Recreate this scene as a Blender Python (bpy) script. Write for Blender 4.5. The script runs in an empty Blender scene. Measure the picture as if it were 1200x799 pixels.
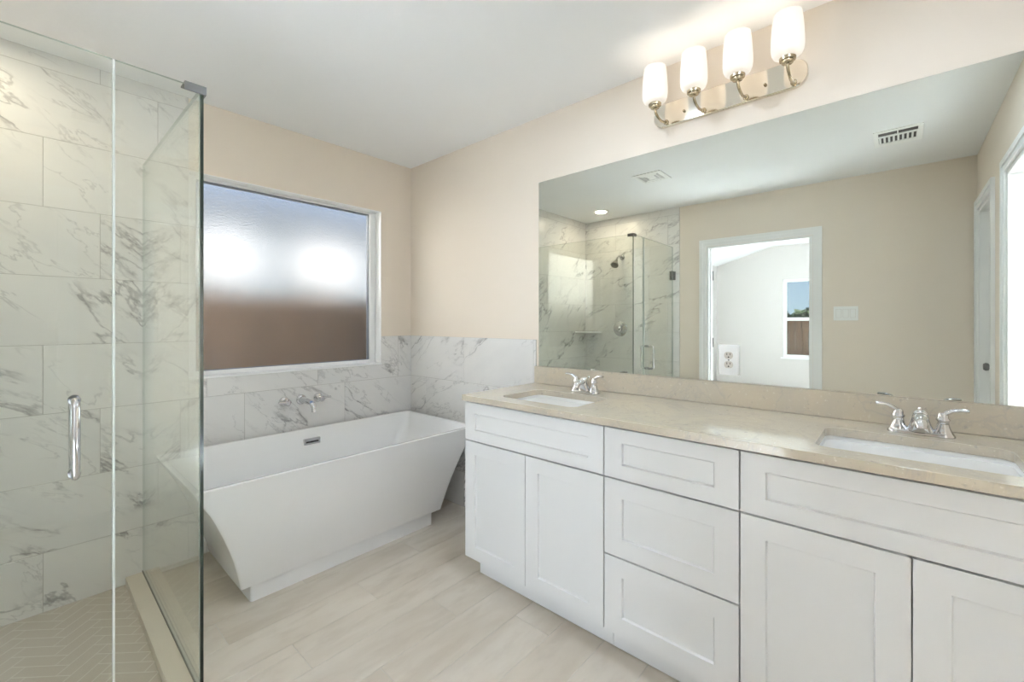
import bpy, bmesh, math, random
from mathutils import Vector, Matrix

random.seed(7)
S = bpy.context.scene
COL = S.collection
PI = math.pi

# ------------------------------------------------------------------ camera
cam_d = bpy.data.cameras.new('camera')
cam = bpy.data.objects.new('camera', cam_d)
COL.objects.link(cam)
cam_d.sensor_width = 36.0
cam_d.lens = 507.5 * 36 / 1200
cam_d.shift_y = -21.5 / 1200
cam_d.clip_start = 0.02
cam.location = (-1.984, -2.803, 1.249)
cam.rotation_euler = (PI / 2, 0, -math.radians(48.354))
S.camera = cam

# ------------------------------------------------------------------ exposure, sampling helpers
S.view_settings.view_transform = 'Standard'
S.view_settings.look = 'None'
S.view_settings.gamma = 1.0
S.view_settings.exposure = 2.12
S.view_settings.use_curve_mapping = False
cy = S.cycles
cy.use_denoising = True
cy.max_bounces = 14
cy.diffuse_bounces = 6
cy.glossy_bounces = 8
cy.transmission_bounces = 8
cy.transparent_max_bounces = 24
cy.sample_clamp_indirect = 6.0
cy.blur_glossy = 0.3

# ------------------------------------------------------------------ sky
W = bpy.data.worlds.new('sky')
S.world = W
W.use_nodes = True
wn = W.node_tree
wn.nodes.clear()
w_out = wn.nodes.new('ShaderNodeOutputWorld')
w_bg = wn.nodes.new('ShaderNodeBackground')
w_tc = wn.nodes.new('ShaderNodeTexCoord')
w_sep = wn.nodes.new('ShaderNodeSeparateXYZ')
w_ramp = wn.nodes.new('ShaderNodeValToRGB')
wn.links.new(w_tc.outputs['Generated'], w_sep.inputs[0])
wn.links.new(w_sep.outputs['Z'], w_ramp.inputs[0])
wn.links.new(w_ramp.outputs[0], w_bg.inputs[0])
wn.links.new(w_bg.outputs[0], w_out.inputs[0])
e = w_ramp.color_ramp.elements
e[0].position = 0.0; e[0].color = (0.62, 0.80, 1.0, 1)
e[1].position = 0.45; e[1].color = (0.16, 0.36, 0.80, 1)
w_bg.inputs[1].default_value = 0.25


def light(name, typ, loc, power, color=(1, 1, 1), rot=(0, 0, 0), size=0.1, size_y=None, shape=None, spread=None):
    d = bpy.data.lights.new(name, typ)
    d.energy = power
    d.color = color
    if typ == 'AREA':
        d.shape = shape or ('RECTANGLE' if size_y else 'DISK')
        d.size = size
        if size_y:
            d.size_y = size_y
        if spread:
            d.spread = spread
    elif typ == 'SUN':
        d.angle = size
    else:
        d.shadow_soft_size = size
    o = bpy.data.objects.new(name, d)
    o.location = loc
    o.rotation_euler = rot
    COL.objects.link(o)
    return o


# sun outside, well above the houses, travelling toward +y
light('sun', 'SUN', (0, -5, 12), 10.5, (1, 0.96, 0.90), (math.radians(48), 0, math.radians(8)), size=0.01)
# fill lights added under the ceiling above the vanity, out of the frame
light('vanity_fill_light', 'AREA', (-0.70, -1.95, 2.425), 1.2, (0.70, 0.83, 1.0), size=0.16)
light('vanity_fill_light', 'AREA', (-0.70, -2.85, 2.425), 1.2, (0.70, 0.83, 1.0), size=0.16)
# added fill behind the camera, bounced off the dressing room floor through the doorway
light('dressing_room_fill', 'AREA', (0.10, -4.15, 2.40), 300, (0.70, 0.83, 1.0), size=0.6, spread=math.radians(40))
# bedroom: unseen fill lights added over the floor and at two walls
light('bedroom_floor_fill', 'AREA', (-3.75, -2.7, 2.62), 76, (0.70, 0.83, 1.0), size=0.9, spread=math.radians(75))
light('bedroom_wall_fill', 'AREA', (-7.3, -2.42, 1.35), 17, (0.70, 0.83, 1.0), (PI / 2, 0, -PI / 2), size=0.95, size_y=1.5)
light('bedroom_wall_fill', 'AREA', (-5.0, -5.9, 1.5), 4, (0.86, 0.93, 1.0), (PI / 2, 0, 0), size=2.2, size_y=1.5)


# ------------------------------------------------------------------ materials
def new_mat(name):
    m = bpy.data.materials.new(name)
    m.use_nodes = True
    n = m.node_tree
    n.nodes.clear()
    out = n.nodes.new('ShaderNodeOutputMaterial')
    return m, n, out


def node(n, typ, **kw):
    nd = n.nodes.new(typ)
    for k, v in kw.items():
        if k.startswith('i_'):
            nd.inputs[k[2:].replace('_', ' ')].default_value = v
        else:
            setattr(nd, k, v)
    return nd


def rgba(c):
    return (c[0], c[1], c[2], 1)


def pbsdf(n, out, color, rough, metal=0.0, spec=0.5, coat=0.0):
    b = n.nodes.new('ShaderNodeBsdfPrincipled')
    b.inputs['Base Color'].default_value = rgba(color)
    b.inputs['Roughness'].default_value = rough
    b.inputs['Metallic'].default_value = metal
    b.inputs['Specular IOR Level'].default_value = spec
    b.inputs['Coat Weight'].default_value = coat
    b.inputs['Coat Roughness'].default_value = 0.05
    n.links.new(b.outputs[0], out.inputs[0])
    return b


def math_node(n, op, a, b=None, clamp=False):
    m = n.nodes.new('ShaderNodeMath')
    m.operation = op
    m.use_clamp = clamp
    for i, v in enumerate((a, b)):
        if v is None:
            continue
        if isinstance(v, (int, float)):
            m.inputs[i].default_value = v
        else:
            n.links.new(v, m.inputs[i])
    return m.outputs[0]


def smooth(n, v, lo, hi, a=0.0, b=1.0):
    m = n.nodes.new('ShaderNodeMapRange')
    m.interpolation_type = 'SMOOTHSTEP'
    n.links.new(v, m.inputs['Value'])
    m.inputs['From Min'].default_value = lo
    m.inputs['From Max'].default_value = hi
    m.inputs['To Min'].default_value = a
    m.inputs['To Max'].default_value = b
    return m.outputs[0]


def mixc(n, fac, a, b):
    m = n.nodes.new('ShaderNodeMix')
    m.data_type = 'RGBA'
    for sock, v in ((m.inputs[0], fac), (m.inputs[6], a), (m.inputs[7], b)):
        if isinstance(v, (int, float)):
            sock.default_value = v
        elif isinstance(v, tuple):
            sock.default_value = rgba(v)
        else:
            n.links.new(v, sock)
    return m.outputs[2]


def noise(n, vec, scale, detail=4, rough=0.55, dist=0.0):
    t = n.nodes.new('ShaderNodeTexNoise')
    if vec is not None:
        n.links.new(vec, t.inputs['Vector'])
    t.inputs['Scale'].default_value = scale
    t.inputs['Detail'].default_value = detail
    t.inputs['Roughness'].default_value = rough
    t.inputs['Distortion'].default_value = dist
    return t.outputs['Fac']


def obj_coord(n):
    return n.nodes.new('ShaderNodeTexCoord').outputs['Object']


def bump(n, bsdf, height, strength, dist=0.002):
    b = n.nodes.new('ShaderNodeBump')
    b.inputs['Strength'].default_value = strength
    b.inputs['Distance'].default_value = dist
    n.links.new(height, b.inputs['Height'])
    n.links.new(b.outputs[0], bsdf.inputs['Normal'])


def paint(name, color, rough=0.6, tex=120, strength=0.25):
    m, n, out = new_mat(name)
    b = pbsdf(n, out, color, rough, spec=0.35)
    c = obj_coord(n)
    big = noise(n, c, 1.3, 3)
    col = mixc(n, smooth(n, big, 0.3, 0.7), tuple(x * 0.985 for x in color), color)
    n.links.new(col, b.inputs['Base Color'])
    if strength:
        bump(n, b, noise(n, c, tex, 3, 0.5), strength, 0.0015)
    return m


def plain(name, color, rough=0.4, metal=0.0, spec=0.5, coat=0.0, var=0.03):
    m, n, out = new_mat(name)
    b = pbsdf(n, out, color, rough, metal, spec, coat)
    if var:
        f = noise(n, obj_coord(n), 6.0, 3)
        n.links.new(mixc(n, f, tuple(x * (1 - var) for x in color), tuple(min(1, x * (1 + var)) for x in color)), b.inputs['Base Color'])
    return m


def seeded_coord(n, rot=(0, 0, 0), scale=(1, 1, 1), mult=9.0):
    """object position, rotated and stretched, shifted by the per-tile seed attribute"""
    a = n.nodes.new('ShaderNodeAttribute')
    a.attribute_name = 'seed'
    mp = n.nodes.new('ShaderNodeMapping')
    mp.inputs['Rotation'].default_value = rot
    mp.inputs['Scale'].default_value = scale
    n.links.new(obj_coord(n), mp.inputs['Vector'])
    sc = n.nodes.new('ShaderNodeVectorMath'); sc.operation = 'SCALE'
    sc.inputs['Scale'].default_value = mult
    n.links.new(a.outputs['Vector'], sc.inputs[0])
    ad = n.nodes.new('ShaderNodeVectorMath'); ad.operation = 'ADD'
    n.links.new(mp.outputs[0], ad.inputs[0])
    n.links.new(sc.outputs[0], ad.inputs[1])
    return ad.outputs[0], a


def marble_tile(name, along, across, third):
    """veins run along the direction `along`; each tile is shifted by its own seed"""
    m, n, out = new_mat(name)
    b = pbsdf(n, out, (0.8, 0.79, 0.77), 0.2, spec=0.5)
    a = n.nodes.new('ShaderNodeAttribute')
    a.attribute_name = 'seed'
    sc = n.nodes.new('ShaderNodeVectorMath'); sc.operation = 'SCALE'
    sc.inputs['Scale'].default_value = 9.0
    n.links.new(a.outputs['Vector'], sc.inputs[0])
    cmb = n.nodes.new('ShaderNodeCombineXYZ')
    oc = obj_coord(n)
    for k, (vec, f_) in enumerate(((along, 1.0), (across, 2.7), (third, 1.0))):
        d = n.nodes.new('ShaderNodeVectorMath'); d.operation = 'DOT_PRODUCT'
        n.links.new(oc, d.inputs[0])
        d.inputs[1].default_value = tuple(x * f_ for x in vec)
        n.links.new(d.outputs['Value'], cmb.inputs[k])
    ad = n.nodes.new('ShaderNodeVectorMath'); ad.operation = 'ADD'
    n.links.new(cmb.outputs[0], ad.inputs[0]); n.links.new(sc.outputs[0], ad.inputs[1])
    v = ad.outputs[0]
    n1 = noise(n, v, 1.0, 7, 0.56, 0.30)
    line1 = smooth(n, math_node(n, 'ABSOLUTE', math_node(n, 'SUBTRACT', n1, 0.5)), 0.0, 0.013, 1.0, 0.0)
    mask1 = smooth(n, noise(n, v, 1.3, 3), 0.39, 0.55)
    wide = smooth(n, math_node(n, 'ABSOLUTE', math_node(n, 'SUBTRACT', n1, 0.508)), 0.0, 0.050, 1.0, 0.0)
    patch = math_node(n, 'MULTIPLY', wide, smooth(n, noise(n, v, 7.0, 8, 0.70), 0.48, 0.66))
    n2 = noise(n, v, 2.3, 8, 0.58, 0.4)
    line2 = smooth(n, math_node(n, 'ABSOLUTE', math_node(n, 'SUBTRACT', n2, 0.5)), 0.0, 0.012, 1.0, 0.0)
    mask2 = smooth(n, noise(n, v, 1.7, 2), 0.44, 0.58)
    f = math_node(n, 'MULTIPLY', line1, mask1)
    f = math_node(n, 'ADD', math_node(n, 'MULTIPLY', f, 0.65), math_node(n, 'MULTIPLY', math_node(n, 'MULTIPLY', patch, mask1), 0.75))
    f = math_node(n, 'ADD', f, math_node(n, 'MULTIPLY', math_node(n, 'MULTIPLY', line2, mask2), 0.40), clamp=True)
    cloud = mixc(n, smooth(n, noise(n, v, 1.4, 4), 0.35, 0.7), (0.80, 0.785, 0.76), (0.74, 0.73, 0.715))
    col = mixc(n, f, cloud, (0.33, 0.32, 0.315))
    # alpha channel of the seed marks the grout bed
    col = mixc(n, a.outputs['Alpha'], (0.50, 0.48, 0.45), col)
    n.links.new(col, b.inputs['Base Color'])
    rg = smooth(n, a.outputs['Alpha'], 0, 1, 0.8, 0.30)
    n.links.new(rg, b.inputs['Roughness'])
    return m


def floor_plank(name):
    m, n, out = new_mat(name)
    b = pbsdf(n, out, (0.6, 0.54, 0.45), 0.38, spec=0.4)
    v, a = seeded_coord(n, (0, 0, 0), (1.0, 3.2, 1.0))
    g = noise(n, v, 1.6, 6, 0.55, 0.5)
    g2 = noise(n, v, 5.0, 6, 0.6, 0.3)
    col = mixc(n, smooth(n, g, 0.3, 0.7), (0.600, 0.530, 0.440), (0.700, 0.640, 0.555))
    col = mixc(n, smooth(n, g2, 0.48, 0.72, 0.0, 0.45), col, (0.54, 0.47, 0.385))
    dark = smooth(n, noise(n, v, 1.1, 5, 0.6, 1.0), 0.58, 0.74, 0.0, 0.35)
    col = mixc(n, dark, col, (0.46, 0.40, 0.335))
    col = mixc(n, a.outputs['Alpha'], (0.62, 0.58, 0.52), col)
    n.links.new(col, b.inputs['Base Color'])
    bump(n, b, g2, 0.06, 0.002)
    return m


def mosaic_mat(name):
    m, n, out = new_mat(name)
    b = pbsdf(n, out, (0.5, 0.46, 0.4), 0.4, spec=0.4)
    v, a = seeded_coord(n)
    g = noise(n, v, 4.0, 4)
    col = mixc(n, g, (0.48, 0.43, 0.36), (0.55, 0.50, 0.425))
    col = mixc(n, a.outputs['Alpha'], (0.66, 0.63, 0.57), col)
    n.links.new(col, b.inputs['Base Color'])
    return m


def quartz(name):
    m, n, out = new_mat(name)
    b = pbsdf(n, out, (0.7, 0.66, 0.58), 0.09, spec=0.55)
    c = obj_coord(n)
    big = noise(n, c, 4.0, 6, 0.6, 0.4)
    col = mixc(n, smooth(n, big, 0.35, 0.68), (0.612, 0.537, 0.418), (0.550, 0.496, 0.407))
    sp = smooth(n, noise(n, c, 46, 3, 0.6), 0.62, 0.72)
    col = mixc(n, math_node(n, 'MULTIPLY', sp, 0.5), col, (0.36, 0.33, 0.30))
    sp2 = smooth(n, noise(n, c, 90, 2, 0.6), 0.62, 0.74)
    col = mixc(n, math_node(n, 'MULTIPLY', sp2, 0.55), col, (0.76, 0.72, 0.65))
    vein = smooth(n, math_node(n, 'ABSOLUTE', math_node(n, 'SUBTRACT', noise(n, c, 3.2, 6, 0.6, 1.2), 0.5)), 0.0, 0.02, 0.35, 0.0)
    col = mixc(n, vein, col, (0.44, 0.41, 0.37))
    n.links.new(col, b.inputs['Base Color'])
    return m


def sheet_glass(name, tint):
    """clear sheet: straight transmission with Schlick reflection on each face"""
    m, n, out = new_mat(name)
    g = n.nodes.new('ShaderNodeNewGeometry')
    dt = n.nodes.new('ShaderNodeVectorMath'); dt.operation = 'DOT_PRODUCT'
    n.links.new(g.outputs['Incoming'], dt.inputs[0])
    n.links.new(g.outputs['Normal'], dt.inputs[1])
    c = math_node(n, 'ABSOLUTE', dt.outputs['Value'])
    p = math_node(n, 'POWER', math_node(n, 'SUBTRACT', 1.0, c, clamp=True), 5.0)
    f = math_node(n, 'ADD', math_node(n, 'MULTIPLY', p, 0.96), 0.04, clamp=True)
    tr = node(n, 'ShaderNodeBsdfTransparent')
    tr.inputs[0].default_value = rgba(tint)
    gl = n.nodes.new('ShaderNodeBsdfGlossy')
    gl.inputs['Roughness'].default_value = 0.0
    gl.inputs['Color'].default_value = (1, 1, 1, 1)
    mx = n.nodes.new('ShaderNodeMixShader')
    n.links.new(f, mx.inputs[0]); n.links.new(tr.outputs[0], mx.inputs[1]); n.links.new(gl.outputs[0], mx.inputs[2])
    n.links.new(mx.outputs[0], out.inputs[0])
    return m


def frosted_glass(name):
    m, n, out = new_mat(name)
    b = pbsdf(n, out, (0.97, 0.985, 1.0), 0.165, spec=0.5)
    b.inputs['Transmission Weight'].default_value = 1.0
    b.inputs['IOR'].default_value = 1.45
    c = obj_coord(n)
    h = noise(n, c, 105, 3, 0.6)
    bump(n, b, h, 0.55, 0.003)
    return m


def mirror_mat(name):
    m, n, out = new_mat(name)
    gl = n.nodes.new('ShaderNodeBsdfGlossy')
    gl.inputs['Roughness'].default_value = 0.0
    gl.inputs['Color'].default_value = (0.80, 0.825, 0.775, 1)
    n.links.new(gl.outputs[0], out.inputs[0])
    return m


def lamp_mat(name, color, strength):
    m, n, out = new_mat(name)
    em = n.nodes.new('ShaderNodeEmission')
    em.inputs[0].default_value = rgba(color)
    em.inputs[1].default_value = strength
    n.links.new(em.outputs[0], out.inputs[0])
    return m


def shade_mat(name):
    """white opal glass, glowing softly, lit from inside by its bulb"""
    m, n, out = new_mat(name)
    em = n.nodes.new('ShaderNodeEmission')
    em.inputs[0].default_value = (1.0, 0.93, 0.84, 1)
    em.inputs[1].default_value = 0.08
    df = n.nodes.new('ShaderNodeBsdfDiffuse'); df.inputs[0].default_value = (0.78, 0.76, 0.72, 1)
    tl = n.nodes.new('ShaderNodeBsdfTranslucent'); tl.inputs[0].default_value = (0.85, 0.8, 0.74, 1)
    mx = n.nodes.new('ShaderNodeMixShader'); mx.inputs[0].default_value = 0.17
    n.links.new(df.outputs[0], mx.inputs[1]); n.links.new(tl.outputs[0], mx.inputs[2])
    ad = n.nodes.new('ShaderNodeAddShader')
    n.links.new(mx.outputs[0], ad.inputs[0]); n.links.new(em.outputs[0], ad.inputs[1])
    n.links.new(ad.outputs[0], out.inputs[0])
    return m


def fence_mat(name, dark=(0.24, 0.165, 0.115), pale=(0.42, 0.30, 0.21)):
    m, n, out = new_mat(name)
    b = pbsdf(n, out, (0.25, 0.16, 0.1), 0.8, spec=0.2)
    mp = n.nodes.new('ShaderNodeMapping')
    mp.inputs['Scale'].default_value = (6, 6, 0.7)
    n.links.new(obj_coord(n), mp.inputs[0])
    g = noise(n, mp.outputs[0], 2.0, 6, 0.6)
    n.links.new(mixc(n, smooth(n, g, 0.3, 0.7), dark, pale), b.inputs['Base Color'])
    return m


def leaf_mat(name):
    m, n, out = new_mat(name)
    b = pbsdf(n, out, (0.08, 0.14, 0.05), 0.8, spec=0.2)
    g = noise(n, obj_coord(n), 5.0, 5)
    n.links.new(mixc(n, g, (0.006, 0.014, 0.007), (0.025, 0.042, 0.018)), b.inputs['Base Color'])
    return m


M = dict(
    wall=paint('beige_wall_paint', (0.82, 0.735, 0.635), 0.7),
    ceil=paint('ceiling_paint', (0.90, 0.90, 0.895), 0.8, 90, 0.3),
    bedwall=paint('bedroom_wall_paint', (0.66, 0.63, 0.60), 0.7),
    trim=plain('white_trim_paint', (0.90, 0.90, 0.895), 0.35),
    cabinet=plain('white_cabinet_lacquer', (0.80, 0.80, 0.80), 0.33, var=0.01),
    gap=plain('cabinet_inside', (0.25, 0.25, 0.25), 0.7),
    tile_y=marble_tile('marble_tile_window_wall', (0.777, 0, -0.629), (0.629, 0, 0.777), (0, 1, 0)),
    tile_x=marble_tile('marble_tile_side_wall', (0, -0.88, 0.475), (0, 0.475, 0.88), (1, 0, 0)),
    plank=floor_plank('beige_floor_tile'),
    mosaic=mosaic_mat('herringbone_mosaic'),
    curb=plain('beige_curb_stone', (0.66, 0.60, 0.50), 0.35, var=0.05),
    quartz=quartz('beige_quartz'),
    acrylic=plain('white_acrylic', (0.86, 0.86, 0.86), 0.14, spec=0.5, var=0.005),
    ceramic=plain('white_porcelain', (0.86, 0.86, 0.85), 0.08, var=0.005),
    chrome=plain('chrome', (0.66, 0.66, 0.67), 0.07, 1.0, var=0.02),
    nickel=plain('warm_nickel', (0.50, 0.42, 0.29), 0.2, 1.0, var=0.03),
    plate=plain('polished_nickel', (0.82, 0.77, 0.68), 0.10, 1.0, var=0.02),
    darkmetal=plain('satin_hinge_metal', (0.34, 0.33, 0.31), 0.3, 1.0),
    clamp=plain('satin_clamp_metal', (0.26, 0.26, 0.26), 0.4, 1.0),
    glass=sheet_glass('shower_glass', (0.962, 0.975, 0.958)),
    edge=plain('dark_green_glass_edge', (0.016, 0.026, 0.018), 0.12, var=0.1),
    edgel=plain('pale_glass_edge', (0.46, 0.51, 0.47), 0.15, var=0.1),
    seal=plain('clear_vinyl_seal', (0.66, 0.69, 0.65), 0.2),
    frost=frosted_glass('rain_glass'),
    mirror=mirror_mat('mirror_silver'),
    plastic=plain('white_plastic', (0.90, 0.90, 0.885), 0.35, var=0.01),
    ivory=plain('pale_receptacle', (0.66, 0.62, 0.56), 0.4),
    slot=plain('dark_slot', (0.05, 0.045, 0.04), 0.7),
    vent=plain('vent_enamel', (0.93, 0.925, 0.90), 0.4),
    duct=plain('dark_duct', (0.10, 0.095, 0.085), 0.8),
    shade=shade_mat('opal_glass'),
    bulb=lamp_mat('bulb_glow', (1, 0.90, 0.76), 0.4),
    can=lamp_mat('can_lens', (1, 0.94, 0.84), 3.0),
    fence=fence_mat('fence_wood'),
    fence_dark=fence_mat('dark_fence_wood', (0.035, 0.022, 0.014), (0.085, 0.054, 0.036)),  # fence wood colour darkened to offset the strong sun on this side
    leaf=leaf_mat('leaves'),
    bark=plain('bark', (0.12, 0.09, 0.06), 0.9, var=0.1),
    soil=plain('yard_soil', (0.23, 0.22, 0.16), 0.9, var=0.2),
    roofing=plain('grey_shingles', (0.038, 0.044, 0.05), 0.9, var=0.15),
    siding=plain('grey_siding', (0.036, 0.045, 0.053), 0.8, var=0.04),
    blob_panel=plain('off_white_panel', (0.20, 0.20, 0.205), 0.8, var=0.02),
    stucco=plain('white_bounce_wall', (0.92, 0.92, 0.90), 0.8, var=0.02),  # white of the unseen walls added to bounce sunlight
)


# ------------------------------------------------------------------ mesh helpers
class MB:
    """collects shapes into one mesh"""

    def __init__(self):
        self.bm = bmesh.new()
        self.mi = 0

    def face(self, vs):
        try:
            f = self.bm.faces.new(vs)
            f.material_index = self.mi
            return f
        except ValueError:
            return None

    def box(self, a, b):
        x0, x1 = sorted((a[0], b[0])); y0, y1 = sorted((a[1], b[1])); z0, z1 = sorted((a[2], b[2]))
        v = [self.bm.verts.new(p) for p in ((x0, y0, z0), (x1, y0, z0), (x1, y1, z0), (x0, y1, z0),
                                           (x0, y0, z1), (x1, y0, z1), (x1, y1, z1), (x0, y1, z1))]
        fs = []
        for q in ((3, 2, 1, 0), (4, 5, 6, 7), (0, 1, 5, 4), (1, 2, 6, 5), (2, 3, 7, 6), (3, 0, 4, 7)):
            fs.append(self.face([v[i] for i in q]))
        return fs

    def loft(self, loops, cap0=True, cap1=True, closed=True):
        rows = [[self.bm.verts.new(p) for p in lp] for lp in loops]
        n = len(rows[0])
        for r0, r1 in zip(rows, rows[1:]):
            rng = range(n) if closed else range(n - 1)
            for i in rng:
                j = (i + 1) % n
                self.face([r0[i], r0[j], r1[j], r1[i]])
        if cap0:
            self.face(rows[0][::-1])
        if cap1:
            self.face(rows[-1])
        return rows

    def lathe(self, prof, org=(0, 0, 0), axis='Z', seg=28, cap0=True, cap1=True):
        loops = []
        for r, h in prof:
            lp = []
            for k in range(seg):
                t = 2 * PI * k / seg
                c, s = r * math.cos(t), r * math.sin(t)
                p = {'Z': (c, s, h), 'X': (h, c, s), 'Y': (s, h, c), '-Y': (c, -h, s), '-X': (-h, s, c)}[axis]
                lp.append((org[0] + p[0], org[1] + p[1], org[2] + p[2]))
            loops.append(lp)
        self.loft(loops, cap0, cap1)

    def tube(self, pts, radii, seg=14, flat=1.0, up=None, cap=True):
        """tube through points; flat scales the second cross axis"""
        P = [Vector(p) for p in pts]
        if isinstance(radii, (int, float)):
            radii = [radii] * len(P)
        loops = []
        prev = None
        for i, p in enumerate(P):
            d = (P[min(i + 1, len(P) - 1)] - P[max(i - 1, 0)]).normalized()
            if prev is None:
                u = Vector(up) if up else (Vector((0, 0, 1)) if abs(d.z) < 0.9 else Vector((1, 0, 0)))
            else:
                u = prev
            u = (u - d * u.dot(d)).normalized()
            prev = u
            w = d.cross(u)
            r = radii[i]
            ra, rb = r if isinstance(r, tuple) else (r, r * flat)
            loops.append([tuple(p + w * (ra * math.cos(2 * PI * k / seg)) + u * (rb * math.sin(2 * PI * k / seg))) for k in range(seg)])
        self.loft(loops, cap, cap)

    def build(self, name, mat, parent=None, smooth_ang=None, bevel=None, loc=None, kind=None):
        bmesh.ops.recalc_face_normals(self.bm, faces=self.bm.faces)
        me = bpy.data.meshes.new(name)
        self.bm.to_mesh(me)
        self.bm.free()
        for mt in (mat if isinstance(mat, (list, tuple)) else [mat]):
            me.materials.append(mt)
        o = bpy.data.objects.new(name, me)
        COL.objects.link(o)
        if parent:
            o.parent = parent
        if loc:
            o.location = loc
        if bevel:
            md = o.modifiers.new('bevel', 'BEVEL')
            md.width = bevel
            md.segments = 2
            md.limit_method = 'ANGLE'
            md.angle_limit = math.radians(40)
        if smooth_ang:
            for p in me.polygons:
                p.use_smooth = True
            bm = bmesh.new(); bm.from_mesh(me)
            for ed in bm.edges:
                if len(ed.link_faces) == 2:
                    ed.smooth = ed.calc_face_angle(0) < math.radians(smooth_ang)
                else:
                    ed.smooth = False
            bm.to_mesh(me); bm.free()
        if kind:
            o['kind'] = kind
        return o


def rrect(cx, cy_, hx, hy, r, z, n=6, plane='XY'):
    """rounded rectangle loop, counter-clockwise"""
    r = min(r, hx * 0.999, hy * 0.999)
    pts = []
    for sx, sy, a0 in ((1, 1, 0), (-1, 1, PI / 2), (-1, -1, PI), (1, -1, 1.5 * PI)):
        ox, oy = cx + sx * (hx - r), cy_ + sy * (hy - r)
        for k in range(n + 1):
            a = a0 + (PI / 2) * k / n
            pts.append((ox + r * math.cos(a), oy + r * math.sin(a)))
    if plane == 'XY':
        return [(p[0], p[1], z) for p in pts]
    if plane == 'YZ':
        return [(z, p[0], p[1]) for p in pts]
    return [(p[0], z, p[1]) for p in pts]


def thing(name, label, cat, loc=(0, 0, 0), group=None):
    o = bpy.data.objects.new(name, None)
    o.empty_display_size = 0.05
    COL.objects.link(o)
    o.location = loc
    o['label'] = label
    o['category'] = cat
    if group:
        o['group'] = group
    return o


def tag(o, label, cat, group=None):
    o['label'] = label
    o['category'] = cat
    if group:
        o['group'] = group
    return o


def dup(root, loc, label, group=None):
    r = root.copy(); COL.objects.link(r)
    r.location = loc
    r['label'] = label
    if group:
        r['group'] = group
    for ch in list(root.children):
        c = ch.copy(); COL.objects.link(c); c.parent = r
        for g in list(ch.children):
            d = g.copy(); COL.objects.link(d); d.parent = c
    return r


def struct(o, label=None):
    o['kind'] = 'structure'
    if label:
        o['label'] = label
    return o


H = 2.44          # ceiling
XL = -2.516       # face of the wall opposite the vanity
YF = -3.228       # face of the wall behind the camera
XG = -1.591       # return panel of the shower
YG = -1.060       # front panel and door of the shower
SZ = -0.025       # shower floor


# ------------------------------------------------------------------ tiled surfaces
def subtract(rect, hole):
    """rect minus hole -> list of rects (u0,v0,u1,v1)"""
    u0, v0, u1, v1 = rect
    a0, b0, a1, b1 = hole
    if a0 >= u1 or a1 <= u0 or b0 >= v1 or b1 <= v0:
        return [rect]
    out = []
    if b0 > v0: out.append((u0, v0, u1, b0))
    if b1 < v1: out.append((u0, b1, u1, v1))
    m0, m1 = max(v0, b0), min(v1, b1)
    if a0 > u0: out.append((u0, m0, a0, m1))
    if a1 < u1: out.append((a1, m0, u1, m1))
    return out


def tile_mesh(name, mat, rects, axis, face, back, parent, grout=0.0011, key=0):
    """rects: (u0,v0,u1,v1,seed). tiles are thin blocks standing on a grout bed. axis: 'x','y','z' normal"""
    mb = MB()
    bm = mb.bm
    lay = bm.verts.layers.float_color.new('seed')
    sgn = 1 if face > back else -1

    def P(u, v, d):
        return {'y': (u, d, v), 'x': (d, u, v), 'z': (u, v, d)}[axis]

    bed = face - sgn * 0.0012
    for (u0, v0, u1, v1, sd) in rects:
        # grout bed block, full rectangle
        vs = [bm.verts.new(P(u, v, d)) for d in (back, bed) for u, v in ((u0, v0), (u1, v0), (u1, v1), (u0, v1))]
        for x in vs: x[lay] = (sd[0], sd[1], sd[2], 0.0)
        for q in ((4, 5, 6, 7), (0, 1, 5, 4), (1, 2, 6, 5), (2, 3, 7, 6), (3, 0, 4, 7), (3, 2, 1, 0)):
            mb.face([vs[i] for i in q])
        g = min(grout, (u1 - u0) * 0.3, (v1 - v0) * 0.3)
        c = 0.0007
        lo = [(u0 + g, v0 + g), (u1 - g, v0 + g), (u1 - g, v1 - g), (u0 + g, v1 - g)]
        hi = [(u0 + g + c, v0 + g + c), (u1 - g - c, v0 + g + c), (u1 - g - c, v1 - g - c), (u0 + g + c, v1 - g - c)]
        vs = [bm.verts.new(P(u, v, bed)) for u, v in lo] + [bm.verts.new(P(u, v, face)) for u, v in hi]
        for x in vs: x[lay] = (sd[0], sd[1], sd[2], 1.0)
        for q in ((4, 5, 6, 7), (0, 1, 5, 4), (1, 2, 6, 5), (2, 3, 7, 6), (3, 0, 4, 7)):
            mb.face([vs[i] for i in q])
    return mb.build(name, mat, parent)


def running_tiles(u0, u1, v0, v1, holes, offs, vref=1.150, rh=0.305, L=0.604, key=0):
    """third-offset running bond; offs[row % 3] gives one joint position of that row"""
    out = []
    r0 = math.floor((v0 - vref) / rh) - 1
    r1 = math.ceil((v1 - vref) / rh) + 1
    for r in range(r0, r1):
        a, b = max(v0, vref + r * rh), min(v1, vref + (r + 1) * rh)
        if b - a < 0.004:
            continue
        j = offs[r % 3]
        k0 = math.floor((u0 - j) / L) - 1
        k1 = math.ceil((u1 - j) / L) + 1
        for k in range(k0, k1):
            c, d = max(u0, j + k * L), min(u1, j + (k + 1) * L)
            if d - c < 0.004:
                continue
            rnd = random.Random(r * 131 + k * 17 + key)
            sd = (rnd.random(), rnd.random(), rnd.random())
            rects = [(c, a, d, b)]
            for h in holes:
                rects = [q for rc in rects for q in subtract(rc, h)]
            out += [q + (sd,) for q in rects]
    return out


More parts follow.
